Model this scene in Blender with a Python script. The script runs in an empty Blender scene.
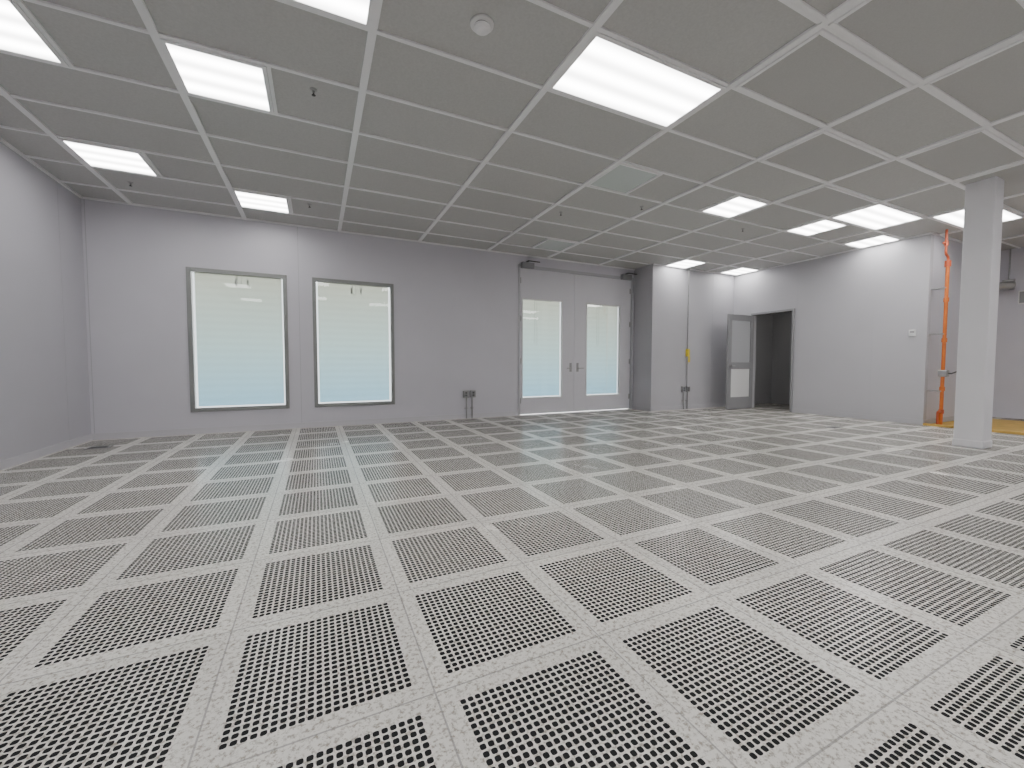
import bpy, bmesh, math, random
from mathutils import Vector
random.seed(4)
H=3.39; CAMH=1.05
XL=-2.906; YB=7.78; XR=9.78; XF=12.6; YN=3.41; YS=-3.6; YF=7.17; XP=7.0
P=0.648
col=bpy.context.scene.collection

# ---------------------------------------------------------------- materials
def new_mat(name):
    m=bpy.data.materials.new(name); m.use_nodes=True
    nt=m.node_tree; b=nt.nodes['Principled BSDF']
    return m,nt,b
def simple(name,rgb,rough=.6,metal=0,noise=0.0,scale=8,bump=0.0,spec=.5):
    m,nt,b=new_mat(name)
    b.inputs['Roughness'].default_value=rough; b.inputs['Metallic'].default_value=metal
    b.inputs['Specular IOR Level'].default_value=spec
    tc=nt.nodes.new('ShaderNodeTexCoord'); n=nt.nodes.new('ShaderNodeTexNoise')
    n.inputs['Scale'].default_value=scale; n.inputs['Detail'].default_value=4
    nt.links.new(tc.outputs['Object'],n.inputs['Vector'])
    r=nt.nodes.new('ShaderNodeValToRGB')
    r.color_ramp.elements[0].position=.3; r.color_ramp.elements[1].position=.7
    r.color_ramp.elements[0].color=[max(0,c*(1-noise)) for c in rgb]+[1]
    r.color_ramp.elements[1].color=[min(1,c*(1+noise)) for c in rgb]+[1]
    nt.links.new(n.outputs['Fac'],r.inputs['Fac']); nt.links.new(r.outputs['Color'],b.inputs['Base Color'])
    if bump:
        bp=nt.nodes.new('ShaderNodeBump'); bp.inputs['Strength'].default_value=bump; bp.inputs['Distance'].default_value=.002
        nt.links.new(n.outputs['Fac'],bp.inputs['Height']); nt.links.new(bp.outputs['Normal'],b.inputs['Normal'])
    return m
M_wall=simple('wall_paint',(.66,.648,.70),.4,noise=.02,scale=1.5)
M_wall_r_dim=simple('wall_right_dimmed',(.52,.515,.545),.4,noise=.02,scale=1.5)  # weaker light on the right put into colour: darker copy of wall paint
M_wall_l=simple('wall_paint_left_dark',(.55,.54,.585),.4,noise=.02,scale=1.5)  # darker tone of the wall paint, used on the left wall only
M_seam=simple('wall_seam',(.50,.50,.53),.5)
M_base=simple('base_vinyl',(.62,.61,.645),.5)
M_tile=simple('ceiling_tile',(.52,.52,.512),.8,noise=.05,scale=60,bump=.2)
M_bar=simple('ceiling_bar',(.88,.88,.89),.4)
M_ffu=simple('filter_screen',(.47,.47,.462),.6,noise=.04,scale=90)
M_wframe=simple('window_frame_metal',(.30,.31,.30),.4,metal=.3)
M_door=simple('door_paint',(.73,.72,.765),.4,noise=.015,scale=2)
M_dgrey=simple('door_frame_grey',(.30,.30,.31),.45)
M_white=simple('white_enamel',(.8,.8,.8),.35)
M_dark=simple('dark_metal',(.06,.06,.06),.5)
M_steel=simple('galvanised_steel',(.42,.42,.42),.35,metal=.7,noise=.1,scale=20)
M_orange=simple('orange_plastic',(.66,.17,.03),.4,noise=.08,scale=12)
M_copper=simple('red_brown_pipe',(.48,.09,.03),.4,noise=.1)
M_yellow=simple('yellow_tag',(.8,.62,.05),.5)
M_mat=simple('tan_sheet',(.60,.38,.09),.6,noise=.15,scale=5)
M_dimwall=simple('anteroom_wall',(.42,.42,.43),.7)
M_column=simple('column_paint',(.80,.79,.82),.45,noise=.02,scale=2)
M_vent=simple('vent_diffuser_plastic',(.66,.73,.71),.2,spec=.8)
M_cord=simple('cord_white',(.75,.75,.72),.5)

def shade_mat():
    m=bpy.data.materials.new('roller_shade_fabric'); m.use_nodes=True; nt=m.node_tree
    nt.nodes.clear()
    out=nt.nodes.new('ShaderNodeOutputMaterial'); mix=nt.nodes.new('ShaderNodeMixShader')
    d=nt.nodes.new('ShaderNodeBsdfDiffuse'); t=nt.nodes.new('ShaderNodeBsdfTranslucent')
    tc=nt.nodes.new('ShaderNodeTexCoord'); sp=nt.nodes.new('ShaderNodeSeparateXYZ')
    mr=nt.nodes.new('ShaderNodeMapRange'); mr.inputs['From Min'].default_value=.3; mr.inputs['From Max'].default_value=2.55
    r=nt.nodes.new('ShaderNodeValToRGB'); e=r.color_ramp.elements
    e[0].position=0; e[0].color=(.62,.81,.89,1); e[1].position=1; e[1].color=(.74,.74,.67,1)  # outdoor light's cool-to-warm gradient put into the cloth colour, bottom to top
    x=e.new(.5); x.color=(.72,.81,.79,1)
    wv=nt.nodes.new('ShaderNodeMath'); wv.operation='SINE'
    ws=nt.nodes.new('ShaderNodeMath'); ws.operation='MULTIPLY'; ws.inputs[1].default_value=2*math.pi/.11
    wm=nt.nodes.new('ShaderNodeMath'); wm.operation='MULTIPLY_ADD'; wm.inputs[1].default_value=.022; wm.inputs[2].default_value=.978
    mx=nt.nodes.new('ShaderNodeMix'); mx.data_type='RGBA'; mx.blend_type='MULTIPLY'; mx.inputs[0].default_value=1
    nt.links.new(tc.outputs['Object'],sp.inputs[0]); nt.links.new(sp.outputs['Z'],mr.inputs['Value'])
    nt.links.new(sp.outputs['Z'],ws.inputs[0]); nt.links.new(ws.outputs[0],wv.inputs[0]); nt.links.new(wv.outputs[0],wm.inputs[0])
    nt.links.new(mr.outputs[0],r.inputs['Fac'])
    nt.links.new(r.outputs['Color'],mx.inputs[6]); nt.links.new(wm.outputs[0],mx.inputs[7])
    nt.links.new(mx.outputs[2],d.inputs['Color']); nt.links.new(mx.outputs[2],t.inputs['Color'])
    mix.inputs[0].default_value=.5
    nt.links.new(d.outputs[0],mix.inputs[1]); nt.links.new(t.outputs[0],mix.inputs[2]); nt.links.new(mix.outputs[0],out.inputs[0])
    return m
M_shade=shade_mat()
def glass_mat():
    m=bpy.data.materials.new('window_glass'); m.use_nodes=True; nt=m.node_tree; nt.nodes.clear()
    out=nt.nodes.new('ShaderNodeOutputMaterial'); mix=nt.nodes.new('ShaderNodeMixShader')
    f=nt.nodes.new('ShaderNodeFresnel'); f.inputs['IOR'].default_value=1.5
    t=nt.nodes.new('ShaderNodeBsdfTransparent'); g=nt.nodes.new('ShaderNodeBsdfGlossy'); g.inputs['Roughness'].default_value=.03
    t.inputs['Color'].default_value=(.97,.98,.98,1)
    nt.links.new(f.outputs[0],mix.inputs[0]); nt.links.new(t.outputs[0],mix.inputs[1]); nt.links.new(g.outputs[0],mix.inputs[2]); nt.links.new(mix.outputs[0],out.inputs[0])
    return m
M_glass=glass_mat()
LSTR=11.5
def lens_mat():
    m=bpy.data.materials.new('light_lens'); m.use_nodes=True; nt=m.node_tree; nt.nodes.clear()
    out=nt.nodes.new('ShaderNodeOutputMaterial'); em=nt.nodes.new('ShaderNodeEmission')
    em.inputs['Color'].default_value=(1,.985,.975,1)
    tc=nt.nodes.new('ShaderNodeTexCoord'); sp=nt.nodes.new('ShaderNodeSeparateXYZ')
    mu=nt.nodes.new('ShaderNodeMath'); mu.operation='MULTIPLY'; mu.inputs[1].default_value=3*2*math.pi
    co=nt.nodes.new('ShaderNodeMath'); co.operation='COSINE'
    ma=nt.nodes.new('ShaderNodeMath'); ma.operation='MULTIPLY_ADD'; ma.inputs[1].default_value=-4.5; ma.inputs[2].default_value=LSTR
    nt.links.new(tc.outputs['Generated'],sp.inputs[0]); nt.links.new(sp.outputs['Y'],mu.inputs[0])
    nt.links.new(mu.outputs[0],co.inputs[0]); nt.links.new(co.outputs[0],ma.inputs[0])
    nt.links.new(ma.outputs[0],em.inputs['Strength']); nt.links.new(em.outputs[0],out.inputs[0])
    return m
M_lens=lens_mat()

def floor_mat():
    m,nt,b=new_mat('perforated_floor_tile'); N=nt.nodes; L=nt.links
    def math_(op,a,c=None,c2=None):
        n=N.new('ShaderNodeMath'); n.operation=op
        for i,v in enumerate((a,c,c2)):
            if v is None: continue
            if isinstance(v,(int,float)): n.inputs[i].default_value=v
            else: L.new(v,n.inputs[i])
        return n.outputs[0]
    tc=N.new('ShaderNodeTexCoord'); sp=N.new('ShaderNodeSeparateXYZ'); L.new(tc.outputs['Object'],sp.inputs[0])
    X=sp.outputs['X']; Y=sp.outputs['Y']
    u=math_('DIVIDE',math_('ADD',X,P/2+P*40),P); v=math_('DIVIDE',math_('ADD',Y,-1.90+P*40),P)
    fu=math_('FRACT',u); fv=math_('FRACT',v); iu=math_('FLOOR',u); iv=math_('FLOOR',v)
    cu=math_('ABSOLUTE',math_('SUBTRACT',fu,.5)); cv=math_('ABSOLUTE',math_('SUBTRACT',fv,.5))
    half=.41; NH=22
    inside=math_('MULTIPLY',math_('LESS_THAN',cu,half),math_('LESS_THAN',cv,half))
    def cell(f):
        q=math_('MULTIPLY',math_('SUBTRACT',f,.5-half),NH/(2*half))
        return math_('ABSOLUTE',math_('SUBTRACT',math_('FRACT',q),.5))
    a=cell(fu); c=cell(fv)
    d=math_('POWER',math_('ADD',math_('POWER',a,3.2),math_('POWER',c,3.2)),1/3.2)
    hole=math_('MULTIPLY',math_('LESS_THAN',d,.37),inside)
    hole=math_('MULTIPLY',hole,math_('LESS_THAN',Y,7.73))
    seam=math_('GREATER_THAN',math_('MAXIMUM',cu,cv),.4955)
    cmb=N.new('ShaderNodeCombineXYZ'); L.new(iu,cmb.inputs[0]); L.new(iv,cmb.inputs[1])
    wn=N.new('ShaderNodeTexWhiteNoise'); wn.noise_dimensions='2D'; L.new(cmb.outputs[0],wn.inputs['Vector'])
    tone=math_('MULTIPLY_ADD',wn.outputs['Value'],.09,.93)
    nz=N.new('ShaderNodeTexNoise'); nz.inputs['Scale'].default_value=60; nz.inputs['Detail'].default_value=4; nz.inputs['Roughness'].default_value=.75
    L.new(tc.outputs['Object'],nz.inputs['Vector'])
    r=N.new('ShaderNodeValToRGB'); r.color_ramp.elements[0].position=.38; r.color_ramp.elements[1].position=.51
    r.color_ramp.elements[0].color=(.44,.40,.34,1); r.color_ramp.elements[1].color=(.90,.875,.82,1)
    L.new(nz.outputs['Fac'],r.inputs['Fac'])
    nz2=N.new('ShaderNodeTexNoise'); nz2.inputs['Scale'].default_value=1.3; nz2.inputs['Detail'].default_value=5
    L.new(tc.outputs['Object'],nz2.inputs['Vector'])
    tone2=math_('MULTIPLY',tone,math_('MULTIPLY_ADD',nz2.outputs['Fac'],.24,.88))
    mx=N.new('ShaderNodeMix'); mx.data_type='RGBA'; mx.blend_type='MULTIPLY'; mx.inputs[0].default_value=1
    L.new(r.outputs['Color'],mx.inputs[6]); L.new(tone2,mx.inputs[7])
    m2=N.new('ShaderNodeMix'); m2.data_type='RGBA'; L.new(math_('MULTIPLY',seam,.6),m2.inputs[0]); L.new(mx.outputs[2],m2.inputs[6]); m2.inputs[7].default_value=(.25,.24,.23,1)
    m3=N.new('ShaderNodeMix'); m3.data_type='RGBA'; L.new(hole,m3.inputs[0]); L.new(m2.outputs[2],m3.inputs[6]); m3.inputs[7].default_value=(.028,.028,.029,1)
    L.new(m3.outputs[2],b.inputs['Base Color'])
    L.new(math_('MULTIPLY_ADD',hole,.6,math_('MULTIPLY_ADD',nz2.outputs['Fac'],.14,.18)),b.inputs['Roughness'])
    L.new(math_('MULTIPLY_ADD',hole,-.5,.5),b.inputs['Specular IOR Level'])
    return m
M_floor=floor_mat()

# ---------------------------------------------------------------- mesh helpers
def link(o,parent=None):
    col.objects.link(o)
    if parent: o.parent=parent
    return o
def boxes(name,bl,mats,parent=None,bevel=0,loc=None):
    bm=bmesh.new()
    for b in bl:
        x0,y0,z0,x1,y1,z1=b[:6]; mi=b[6] if len(b)>6 else 0
        vs=[bm.verts.new(p) for p in ((x0,y0,z0),(x1,y0,z0),(x1,y1,z0),(x0,y1,z0),(x0,y0,z1),(x1,y0,z1),(x1,y1,z1),(x0,y1,z1))]
        for f in ((0,3,2,1),(4,5,6,7),(0,1,5,4),(1,2,6,5),(2,3,7,6),(3,0,4,7)):
            fc=bm.faces.new([vs[i] for i in f]); fc.material_index=mi
    me=bpy.data.meshes.new(name); bm.to_mesh(me); bm.free()
    for m in (mats if isinstance(mats,list) else [mats]): me.materials.append(m)
    o=bpy.data.objects.new(name,me); link(o,parent)
    if loc: o.location=loc
    if bevel:
        md=o.modifiers.new('bevel','BEVEL'); md.width=bevel; md.segments=2; md.limit_method='ANGLE'
    return o
def empty(name,loc=(0,0,0)):
    e=bpy.data.objects.new(name,None); e.location=loc; e.empty_display_size=.2; col.objects.link(e); return e
def tube(name,pts,r,mat,parent=None,cyclic=False,fillet=0):
    cu=bpy.data.curves.new(name,'CURVE'); cu.dimensions='3D'; cu.bevel_depth=r; cu.bevel_resolution=4; cu.use_fill_caps=True
    P2=[Vector(p) for p in pts]; Q=[]
    for i,p in enumerate(P2):
        if fillet and 0<i<len(P2)-1:
            a=(P2[i-1]-p); b=(P2[i+1]-p); f=min(fillet,a.length*.45,b.length*.45)
            A=p+a.normalized()*f; B=p+b.normalized()*f
            for k in range(7):
                t=k/6; Q.append((1-t)**2*A+2*t*(1-t)*p+t*t*B)
        else: Q.append(p)
    s=cu.splines.new('POLY'); s.points.add(len(Q)-1)
    for i,q in enumerate(Q): s.points[i].co=(*q,1)
    s.use_cyclic_u=cyclic
    cu.materials.append(mat)
    o=bpy.data.objects.new(name,cu); link(o,None)
    dg=bpy.context.evaluated_depsgraph_get(); me=bpy.data.meshes.new_from_object(o.evaluated_get(dg))
    bpy.data.objects.remove(o); o=bpy.data.objects.new(name,me); link(o,parent)
    for p in me.polygons: p.use_smooth=True
    return o
def lathe(name,prof,mat,parent=None,loc=(0,0,0),seg=24):
    bm=bmesh.new(); rings=[]
    for r,z in prof:
        rings.append([bm.verts.new((r*math.cos(2*math.pi*k/seg),r*math.sin(2*math.pi*k/seg),z)) for k in range(seg)])
    for a,b in zip(rings,rings[1:]):
        for k in range(seg): bm.faces.new((a[k],a[(k+1)%seg],b[(k+1)%seg],b[k]))
    bm.faces.new(rings[0][::-1]); bm.faces.new(rings[-1])
    bmesh.ops.recalc_face_normals(bm,faces=bm.faces)
    me=bpy.data.meshes.new(name); bm.to_mesh(me); bm.free(); me.materials.append(mat)
    o=bpy.data.objects.new(name,me); link(o,parent); o.location=loc; return o

# ---------------------------------------------------------------- room shell
boxes('floor',[(XL-.15,YS-.15,-.12,XF+.15,YB+.15,0)],M_floor)
boxes('ceiling',[(XL-.15,YS-.15,H,XF+.15,YB+.15,H+.12)],M_tile)
W1=(-1.76,-.42,.34,2.55); W2=(-.045,1.30,.34,2.55); DD=(3.85,6.97,3.18)
t=.15
boxes('wall_back',[
 (XL,YB,0,W1[0],YB+t,H),(W1[1],YB,0,W2[0],YB+t,H),(W2[1],YB,0,DD[0],YB+t,H),
 (W1[0],YB,0,W1[1],YB+t,W1[2]),(W1[0],YB,W1[3],W1[1],YB+t,H),
 (W2[0],YB,0,W2[1],YB+t,W2[2]),(W2[0],YB,W2[3],W2[1],YB+t,H),
 (DD[0],YB,DD[2],DD[1],YB+t,H),(DD[1],YB,0,XP+.05,YB+t,H)],M_wall)
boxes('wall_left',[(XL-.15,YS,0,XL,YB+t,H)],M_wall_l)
boxes('wall_jog',[(XP,YF,0,XR+.12,YF+.1,H),(XP,YF+.1,0,XP+.1,YB+t,H)],M_wall_r_dim)
DY0,DY1,DZ=5.69,6.62,2.30
boxes('wall_right',[(XR,YN,0,XR+.12,DY0,H),(XR,DY1,0,XR+.12,YF,H),(XR,DY0,DZ,XR+.12,DY1,H)],M_wall_r_dim)
boxes('wall_alcove',[(XR+.12,YN,0,XF,YN+.12,H),(XF,YS,0,XF+.15,YN+.12,H)],M_wall)
boxes('wall_front',[(XL,YS-.15,0,XF,YS,H)],M_wall)
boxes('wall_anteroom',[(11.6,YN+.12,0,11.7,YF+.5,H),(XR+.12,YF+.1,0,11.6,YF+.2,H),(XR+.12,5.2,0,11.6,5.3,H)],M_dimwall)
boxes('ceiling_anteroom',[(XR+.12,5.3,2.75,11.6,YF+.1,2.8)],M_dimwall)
par=empty('anteroom_fill_light',(10.8,6.2,2.75))  # added fill lamp, no such fixture seen; brightens the anteroom
boxes('frame',[(-.3,-.15,-.04,.3,.15,-.002)],M_bar,parent=par)
M_fill=bpy.data.materials.new('fill_glow'); M_fill.use_nodes=True
bb=M_fill.node_tree.nodes['Principled BSDF']; bb.inputs['Emission Color'].default_value=(1,.97,.93,1); bb.inputs['Emission Strength'].default_value=5.0
boxes('lens',[(-.28,-.13,-.046,.28,.13,-.041)],M_fill,parent=par)  # glowing face of the added fill lamp
# seams
boxes('trim_1',[(XL+.03,YB-.002,0,XL+.038,YB,H),(-.25,YB-.002,0,-.243,YB,H)],M_seam)
boxes('trim_2',[(XL,y,0,XL+.002,y+.008,H) for y in (1.6,4.4,7.2)],M_seam)
boxes('trim_3',[(XR-.002,5.6,0,XR,5.608,H),(XR-.002,6.70,DZ,XR,6.708,H),(XR-.002,4.2,0,XR,4.206,H),(9.0,YF-.002,0,9.008,YF,H)],M_seam)
e=.03
boxes('trim_4',[(XL,YB-e,H-.025,XP,YB,H),(XL,YS,H-.025,XL+e,YB,H),(XP,YF-e,H-.025,XR,YF,H),(XR-e,YN,H-.025,XR,YF,H),(XR,YN-e,H-.025,XF,YN,H)],M_bar)
bh=.09; bt=.012
boxes('baseboard_back',[(XL,YB-bt,0,DD[0]-.06,YB,bh)],M_base)
boxes('baseboard_left',[(XL,YS,0,XL+bt,YB,bh)],M_base)
boxes('baseboard_right',[(XR-bt,YN,0,XR,DY0-.06,bh),(XP,YF-bt,0,XR,YF,bh),(XR,YN-bt,0,XF,YN,bh),(XP-bt,YF,0,XP,YB,bh)],M_wall_r_dim)

# ---------------------------------------------------------------- ceiling grid
R=lambda k:3.08+.69*k
def C(k): return .395+1.38*k
CX=[C(k) for k in range(-3,10)]; RY=[R(k) for k in range(-10,7)]
CX=[x for x in CX if XL+.05<x<XF]; RY=[y for y in RY if YS<y<YB]
def ymax(x): return YB if x<XP else (YF if x<XR else YN)
g=[]
bw=.028
for x in CX: g.append((x-bw,YS,H-.020,x+bw,ymax(x),H+.001))
for y in RY:
    xm=XF if y<YN else (XR if y<YF else XP)
    g.append((XL,y-.016,H-.014,xm,y+.016,H+.001))
lights=[(C(-1),C(-1)+.69,R(1)),(C(-2),C(-2)+.69,R(4)),(C(-1),C(-1)+.69,R(5)),(C(-2),C(-2)+.69,R(1)),
 (C(0)-.69,C(0),R(-1)),(C(1),C(2),R(-1)),(C(4)-.69,C(4),R(1)),(C(5),C(6),R(0)),(C(5),C(5)+.69,R(1)),
 (9.09,9.76,R(1)),(C(6),C(7),R(-1)),(C(5),C(5)+.69,R(5)-.05),(9.09,9.76,R(5)-.1),
 (C(-2),C(-2)+.69,R(-3)),(C(0)-.69,C(0),R(-5)),(C(1),C(2),R(-6)),(C(3),C(4),R(-4)),(C(5),C(6),R(-5)),(C(-1),C(-1)+.69,R(-8)),(C(3),C(4),R(-8)),(C(-2),C(-2)+.69,R(-7)),(C(6),C(7),R(-8))]
for (x0,x1,y0) in lights:
    for xx in (x0,x1):
        if not any(abs(xx-c)<.02 for c in CX): g.append((xx-.014,y0,H-.016,xx+.014,y0+.69,H+.001))
boxes('ceiling_grid',g,M_bar,parent=bpy.data.objects['ceiling'])
for (x0,x1,y0) in lights:
    y1=y0+.69; f=.05; par=empty('ceiling_light',((x0+x1)/2,(y0+y1)/2,H))
    w=(x1-x0)/2-.018; d=.69/2-.018
    boxes('frame',[(-w,-d,-.022,w,-d+f*.6,-.001),(-w,d-f*.6,-.022,w,d,-.001),(-w,-d+f*.6,-.022,-w+f*.6,d-f*.6,-.001),(w-f*.6,-d+f*.6,-.022,w,d-f*.6,-.001)],M_bar,parent=par)
    boxes('lens',[(-w+f*.6,-d+f*.6,-.016,w-f*.6,d-f*.6,-.004)],M_lens,parent=par)
for (k,r) in ((2,-2),(2,-3),(3,-3),(3,-1),(4,-2),(3,-5),(1,-3),(5,-2),(4,-4),(6,-3),(4,0)):
    x0,x1=C(k)+.03,C(k+1)-.03; y0,y1=R(r)+.016,R(r+1)-.016
    w=(x1-x0)/2; d=(y1-y0)/2; f=.035
    par=empty('ceiling_filter_panel',((x0+x1)/2,(y0+y1)/2,H))
    boxes('frame',[(-w,-d,-.028,w,-d+f,-.001),(-w,d-f,-.028,w,d,-.001),(-w,-d+f,-.028,-w+f,d-f,-.001),(w-f,-d+f,-.028,w,d-f,-.001)],M_bar,parent=par,bevel=.006)
    boxes('screen',[(-w+f,-d+f,-.014,w-f,d-f,-.002)],M_ffu,parent=par)
for (x0,y0) in ((C(2),R(1)),(C(2)+.69,R(5))):
    par=empty('ceiling_vent',(x0+.345,y0+.345,H)); w=.30
    boxes('diffuser',[(-w,-w,-.010,w,w,-.001)],M_vent,parent=par)
    boxes('frame',[(-w-.03,-w-.03,-.024,w+.03,-w,-.001),(-w-.03,w,-.024,w+.03,w+.03,-.001),(-w-.03,-w,-.024,-w,w,-.001),(w,-w,-.024,w+.03,w,-.001)],M_bar,parent=par)
par=empty('smoke_detector',(1.065,2.71,H))
lathe('base',[(.080,0),(.080,-.012),(.062,-.016)],M_white,parent=par,seg=32)
lathe('chamber',[(.052,-.016),(.052,-.026)],M_dgrey,parent=par,seg=32)
lathe('cap',[(.058,-.026),(.055,-.038),(.035,-.048),(.01,-.050)],M_bar,parent=par,seg=32)
for p in ((.02,3.95),(-2.1,6.9),(4.35,4.7),(3.4,5.4),(-.05,6.7),(6.6,4.7)):
    par=empty('fire_sprinkler',(p[0],p[1],H))
    lathe('escutcheon',[(.030,0),(.030,-.005),(.010,-.010),(.009,-.03)],M_steel,parent=par,seg=16)
    lathe('deflector',[(.005,-.025),(.005,-.043),(.016,-.044),(.016,-.047),(.004,-.048)],M_dark,parent=par,seg=16)

# ---------------------------------------------------------------- windows
def window(name,W):
    x0,x1,z0,z1=W; par=empty(name,((x0+x1)/2,YB,(z0+z1)/2)); cx,cz=(x0+x1)/2,(z0+z1)/2
    w=(x1-x0)/2; h=(z1-z0)/2; f=.06; a,b=-.02,.10
    boxes('frame',[(-w,a,-h,-w+f,b,h),(w-f,a,-h,w,b,h),(-w+f,a,-h,w-f,b,-h+f),(-w+f,a,h-f,w-f,b,h)],M_wframe,parent=par,bevel=.004)
    boxes('glass',[(-w+f,.02,-h+f,w-f,.026,h-f)],M_glass,parent=par)
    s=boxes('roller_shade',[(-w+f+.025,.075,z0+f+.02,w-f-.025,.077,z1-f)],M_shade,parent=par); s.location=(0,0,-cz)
    tube('bead_cord',[(-.03,.06,h-f),(-.03,.06,h-f-.14),(.0,.06,h-f-.2),(.03,.06,h-f-.14),(.03,.06,h-f)],.004,M_cord,parent=par)
    boxes('shade_bracket',[(-.06,.045,h-f-.16,-.035,.07,h-f-.05),(.10,.045,h-f-.16,.125,.07,h-f-.05)],M_cord,parent=par)
window('window_1',W1); window('window_2',W2)

def leaf(name,x0,x1,wx0,wx1,wz0,wz1,hand):
    par=empty(name,(x0,YB,0)); L=x1-x0; a,b=.03,.08; zt=DD[2]-.06; u0=wx0-x0; u1=wx1-x0
    boxes('panel',[(0,a,.01,u0,b,zt),(u1,a,.01,L,b,zt),(u0,a,.01,u1,b,wz0),(u0,a,wz1,u1,b,zt)],M_door,parent=par)
    f=.025
    boxes('window_bead',[(u0-f,a-.008,wz0-f,u0,a+.02,wz1+f),(u1,a-.008,wz0-f,u1+f,a+.02,wz1+f),(u0,a-.008,wz0-f,u1,a+.02,wz0),(u0,a-.008,wz1,u1,a+.02,wz1+f)],M_white,parent=par)
    boxes('glass',[(u0,a+.012,wz0,u1,a+.018,wz1)],M_glass,parent=par)
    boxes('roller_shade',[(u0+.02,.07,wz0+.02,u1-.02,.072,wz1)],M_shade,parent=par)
    tube('bead_cord',[(u0+.3,.06,wz1),(u0+.3,.06,wz1-.9),(u0+.33,.06,wz1-.95),(u0+.36,.06,wz1-.9),(u0+.36,.06,wz1)],.004,M_cord,parent=par)
    hx=(L-.09) if hand>0 else .09
    boxes('lock_plate',[(hx-.03,a-.008,.92,hx+.03,a,1.12)],M_steel,parent=par,bevel=.003)
    tube('handle',[(hx,a-.005,1.0),(hx,a-.06,1.0),(hx-.13*hand,a-.06,1.0)],.010,M_steel,parent=par,fillet=.02)
    hz=.02 if hand>0 else L-.02
    boxes('hinges',[(hz-.015,a-.012,z,hz+.015,a,z+.12) for z in (.25,1.1,2.0,2.8)],M_steel,parent=par)
    return par
mx=5.29
leaf('door_1',DD[0]+.05,mx-.004,3.98,4.95,.37,2.47,1)
leaf('door_2',mx+.004,DD[1]-.05,5.64,6.58,.37,2.47,-1)
boxes('door_frame_double',[(DD[0],YB-.02,0,DD[0]+.045,YB+.1,DD[2]),(DD[1]-.045,YB-.02,0,DD[1],YB+.1,DD[2]),(DD[0],YB-.02,DD[2]-.055,DD[1],YB+.1,DD[2])],M_seam,bevel=.003)  # frame of the double door
for x in (3.9,6.55):
    par=empty('door_closer',(x,YB-.03,DD[2]-.02))
    boxes('body',[(0,-.09,-.06,.28,0,.06)],M_dgrey,parent=par,bevel=.008)
    boxes('arm',[(.10,-.15,.065,.14,-.02,.08),(.12,-.15,.065,.38,-.12,.08)],M_dark,parent=par)

boxes('door_frame_right',[(XR-.03,DY0-.05,0,XR+.13,DY0,DZ+.05),(XR-.03,DY1+.003,0,XR+.13,DY1+.05,DZ+.05),(XR-.03,DY0,DZ,XR+.13,DY1,DZ+.05)],M_dgrey,bevel=.004)  # frame of the door opening in the right wall
par=empty('door_3',(XR-.035,DY1,0)); L=.92; hh=DZ-.02; a,b=-.045,0
fr=.12
boxes('stiles_and_rails',[(-L,a,.01,-L+fr,b,hh),(-fr,a,.01,0,b,hh),(-L+fr,a,.01,-fr,b,.30),(-L+fr,a,.98,-fr,b,1.14),(-L+fr,a,hh-.14,-fr,b,hh)],M_dgrey,parent=par,bevel=.004)
boxes('lower_panel',[(-L+fr,a+.012,.30,-fr,b-.012,.98)],M_white,parent=par)
boxes('upper_panel',[(-L+fr,a+.015,1.14,-fr,b-.015,hh-.14)],simple('upper_glazing',(.5,.51,.53),.2),parent=par)
tube('handle',[(-L+.06,a,1.05),(-L+.06,a-.06,1.05),(-L+.17,a-.06,1.05)],.011,M_steel,parent=par,fillet=.02)

# ---------------------------------------------------------------- column
cxx,cyy=7.70,2.20; w=.135
boxes('structural_column',[(cxx-w,cyy-w,0,cxx+w,cyy+w,H),(cxx-w-.008,cyy-w-.008,0,cxx+w+.008,cyy+w+.008,.10)],M_column,bevel=.012)

def outlet_stand(x,y,z0=.42):
    par=empty('electrical_outlet_box',(x,y,0))
    for dx in (-.075,.075):
        boxes('box',[(dx-.055,-.055,z0,dx+.055,.0,z0+.14)],M_steel,parent=par,bevel=.006)
        boxes('cover_plate',[(dx-.045,-.060,z0+.015,dx+.045,-.055,z0+.125)],M_dgrey,parent=par)
        boxes('socket',[(dx-.017,-.064,z0+.03,dx+.017,-.060,z0+.06),(dx-.017,-.064,z0+.08,dx+.017,-.060,z0+.11)],M_dark,parent=par)
        tube('conduit',[(dx*.8,-.03,0),(dx*.8,-.03,z0)],.014,M_steel,parent=par)
        boxes('strap',[(dx*.8-.035,-.03,.2,dx*.8+.035,0,.215)],M_steel,parent=par)
outlet_stand(2.75,YB); outlet_stand(8.08,YF)
par=empty('wall_conduit',(8.12,YF,0))
tube('pipe',[(0,-.03,.56),(0,-.03,H)],.012,M_steel,parent=par)
boxes('switch_body',[(-.035,-.075,1.28,.035,-.0,1.46)],M_yellow,parent=par,bevel=.01)
boxes('tag',[(-.02,-.08,1.14,.03,-.07,1.28)],M_yellow,parent=par)
par=empty('wall_thermostat',(XR,3.6,1.65))
boxes('body',[(-.03,-.05,-.06,0,.05,.06)],M_white,parent=par,bevel=.006)
boxes('display',[(-.032,-.03,.0,-.03,.03,.035)],M_dgrey,parent=par)

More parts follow.
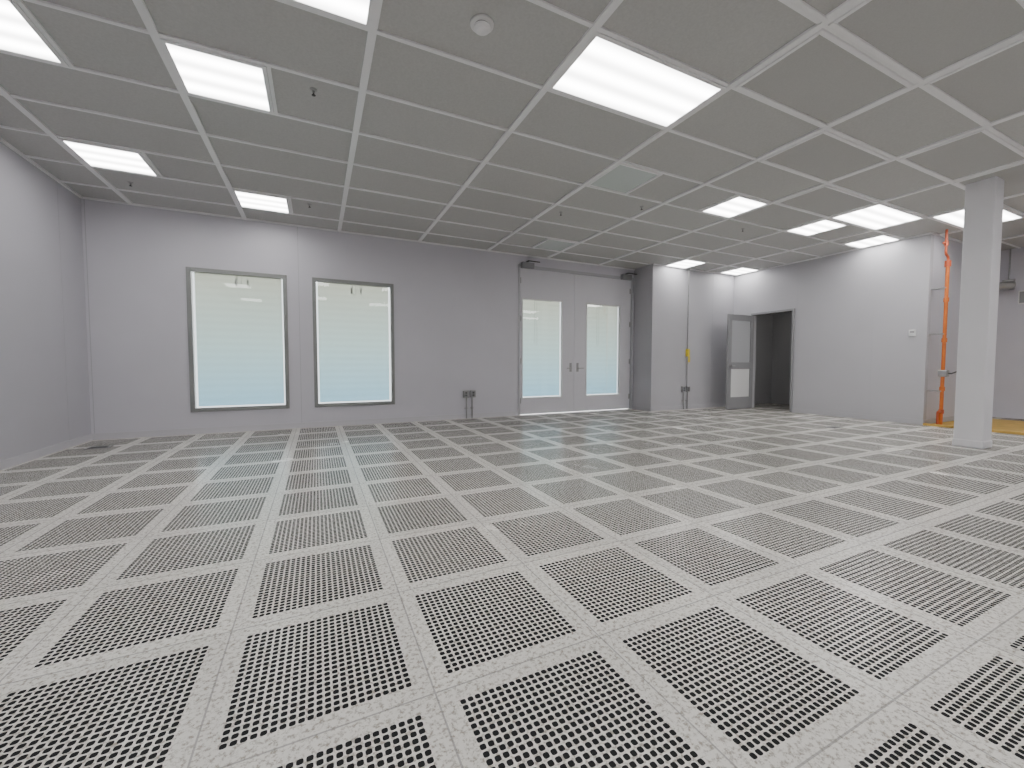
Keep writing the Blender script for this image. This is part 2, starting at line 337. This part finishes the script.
# ---------------------------------------------------------------- orange riser
par=empty('orange_pipe_riser',(9.90,3.22,0))
tube('main_pipe',[(0,0,0),(0,0,2.85)],.026,M_orange,parent=par)
tube('supply_pipe',[(-.13,0,0),(-.13,0,.25),(0,0,.25)],.018,M_copper,parent=par,fillet=.03)
tube('branch_pipe',[(0,0,2.85),(0,0,2.93),(-.10,0,2.98),(-.10,0,3.22),(-.10,.0,H)],.018,M_copper,parent=par,fillet=.04)
tube('branch_stub',[(-.10,0,3.15),(-.20,0,3.15)],.018,M_copper,parent=par)
for z in (.25,.65,1.5,2.2):
    lathe('coupling',[(.036,-.035),(.036,.035)],M_orange if z>.3 else M_copper,parent=par,loc=(0,0,z))
lathe('union',[(.042,-.05),(.042,.05)],M_copper,parent=par,loc=(0,0,2.82))
lathe('tee',[(.028,-.04),(.028,.04)],M_copper,parent=par,loc=(-.10,0,3.15))
boxes('valve_body',[(-.06,-.07,.86,.06,.05,.98)],M_steel,parent=par,bevel=.02)
tube('valve_lever',[(0,-.05,.92),(0,-.11,.92),(.20,-.11,.95)],.012,M_dark,parent=par)
boxes('bracket',[(-.04,0,z,.04,.19,z+.02) for z in (.6,1.6,2.4)],M_steel,parent=par)
par=empty('floor_sheet',(10.8,2.75,0))
boxes('sheet',[(-1.12,-.62,0.001,1.2,.62,.012)],M_mat,parent=par,bevel=.003)
boxes('curb',[(-1.14,-.64,.001,-1.08,.62,.04),(-1.14,-.66,.001,1.2,-.62,.04)],M_mat,parent=par,bevel=.004)
par=empty('security_camera',(XF,3.19,2.68))
boxes('bracket',[(-.08,-.08,-.10,0,.08,.10)],M_steel,parent=par,bevel=.008)
tube('arm',[(-.05,0,0),(-.30,0,0),(-.34,0,-.05)],.028,M_steel,parent=par,fillet=.03)
o=lathe('housing',[(.04,-.20),(.075,-.18),(.075,.14),(.05,.17)],M_steel,parent=par,loc=(-.38,0,-.05)); o.rotation_euler=(math.radians(90),0,math.radians(25))
tube('conduit',[(-.03,0,.05),(-.03,0,H-2.68)],.012,M_steel,parent=par)
par=empty('wall_junction_box',(XF,2.95,2.4))
boxes('box',[(-.07,-.1,-.13,0,.1,.13)],M_white,parent=par,bevel=.008)
boxes('cover',[(-.078,-.08,-.11,-.07,.08,.11)],M_dgrey,parent=par)
for (x,y) in ((-2.55,7.0),(7.95,3.9)):
    par=empty('floor_service_box',(x,y,0))
    boxes('frame',[(-.12,-.08,.0005,.12,.08,.008)],M_steel,parent=par,bevel=.002)
    boxes('lid',[(-.09,-.055,.008,.09,.055,.012)],M_dark,parent=par)

# ---------------------------------------------------------------- daylight outside
ld=bpy.data.lights.new('daylight','AREA'); ld.shape='RECTANGLE'; ld.size=14; ld.size_y=5; ld.energy=900; ld.color=(.98,.99,1)
lo=bpy.data.objects.new('daylight_area',ld); lo.location=(2.5,YB+2.5,2.2); lo.rotation_euler=(math.radians(-90),0,0); col.objects.link(lo)
w=bpy.data.worlds.new('sky'); bpy.context.scene.world=w; w.use_nodes=True
w.node_tree.nodes['Background'].inputs[0].default_value=(.92,.97,1,1); w.node_tree.nodes['Background'].inputs[1].default_value=2.2

# ---------------------------------------------------------------- camera
cd=bpy.data.cameras.new('camera'); cd.sensor_width=36; cd.lens=409/1024*36; cd.clip_start=.05
co=bpy.data.objects.new('camera',cd); co.location=(0,0,CAMH)
co.rotation_euler=(math.radians(90-2.52),0,math.radians(-25.5)); col.objects.link(co)
bpy.context.scene.camera=co
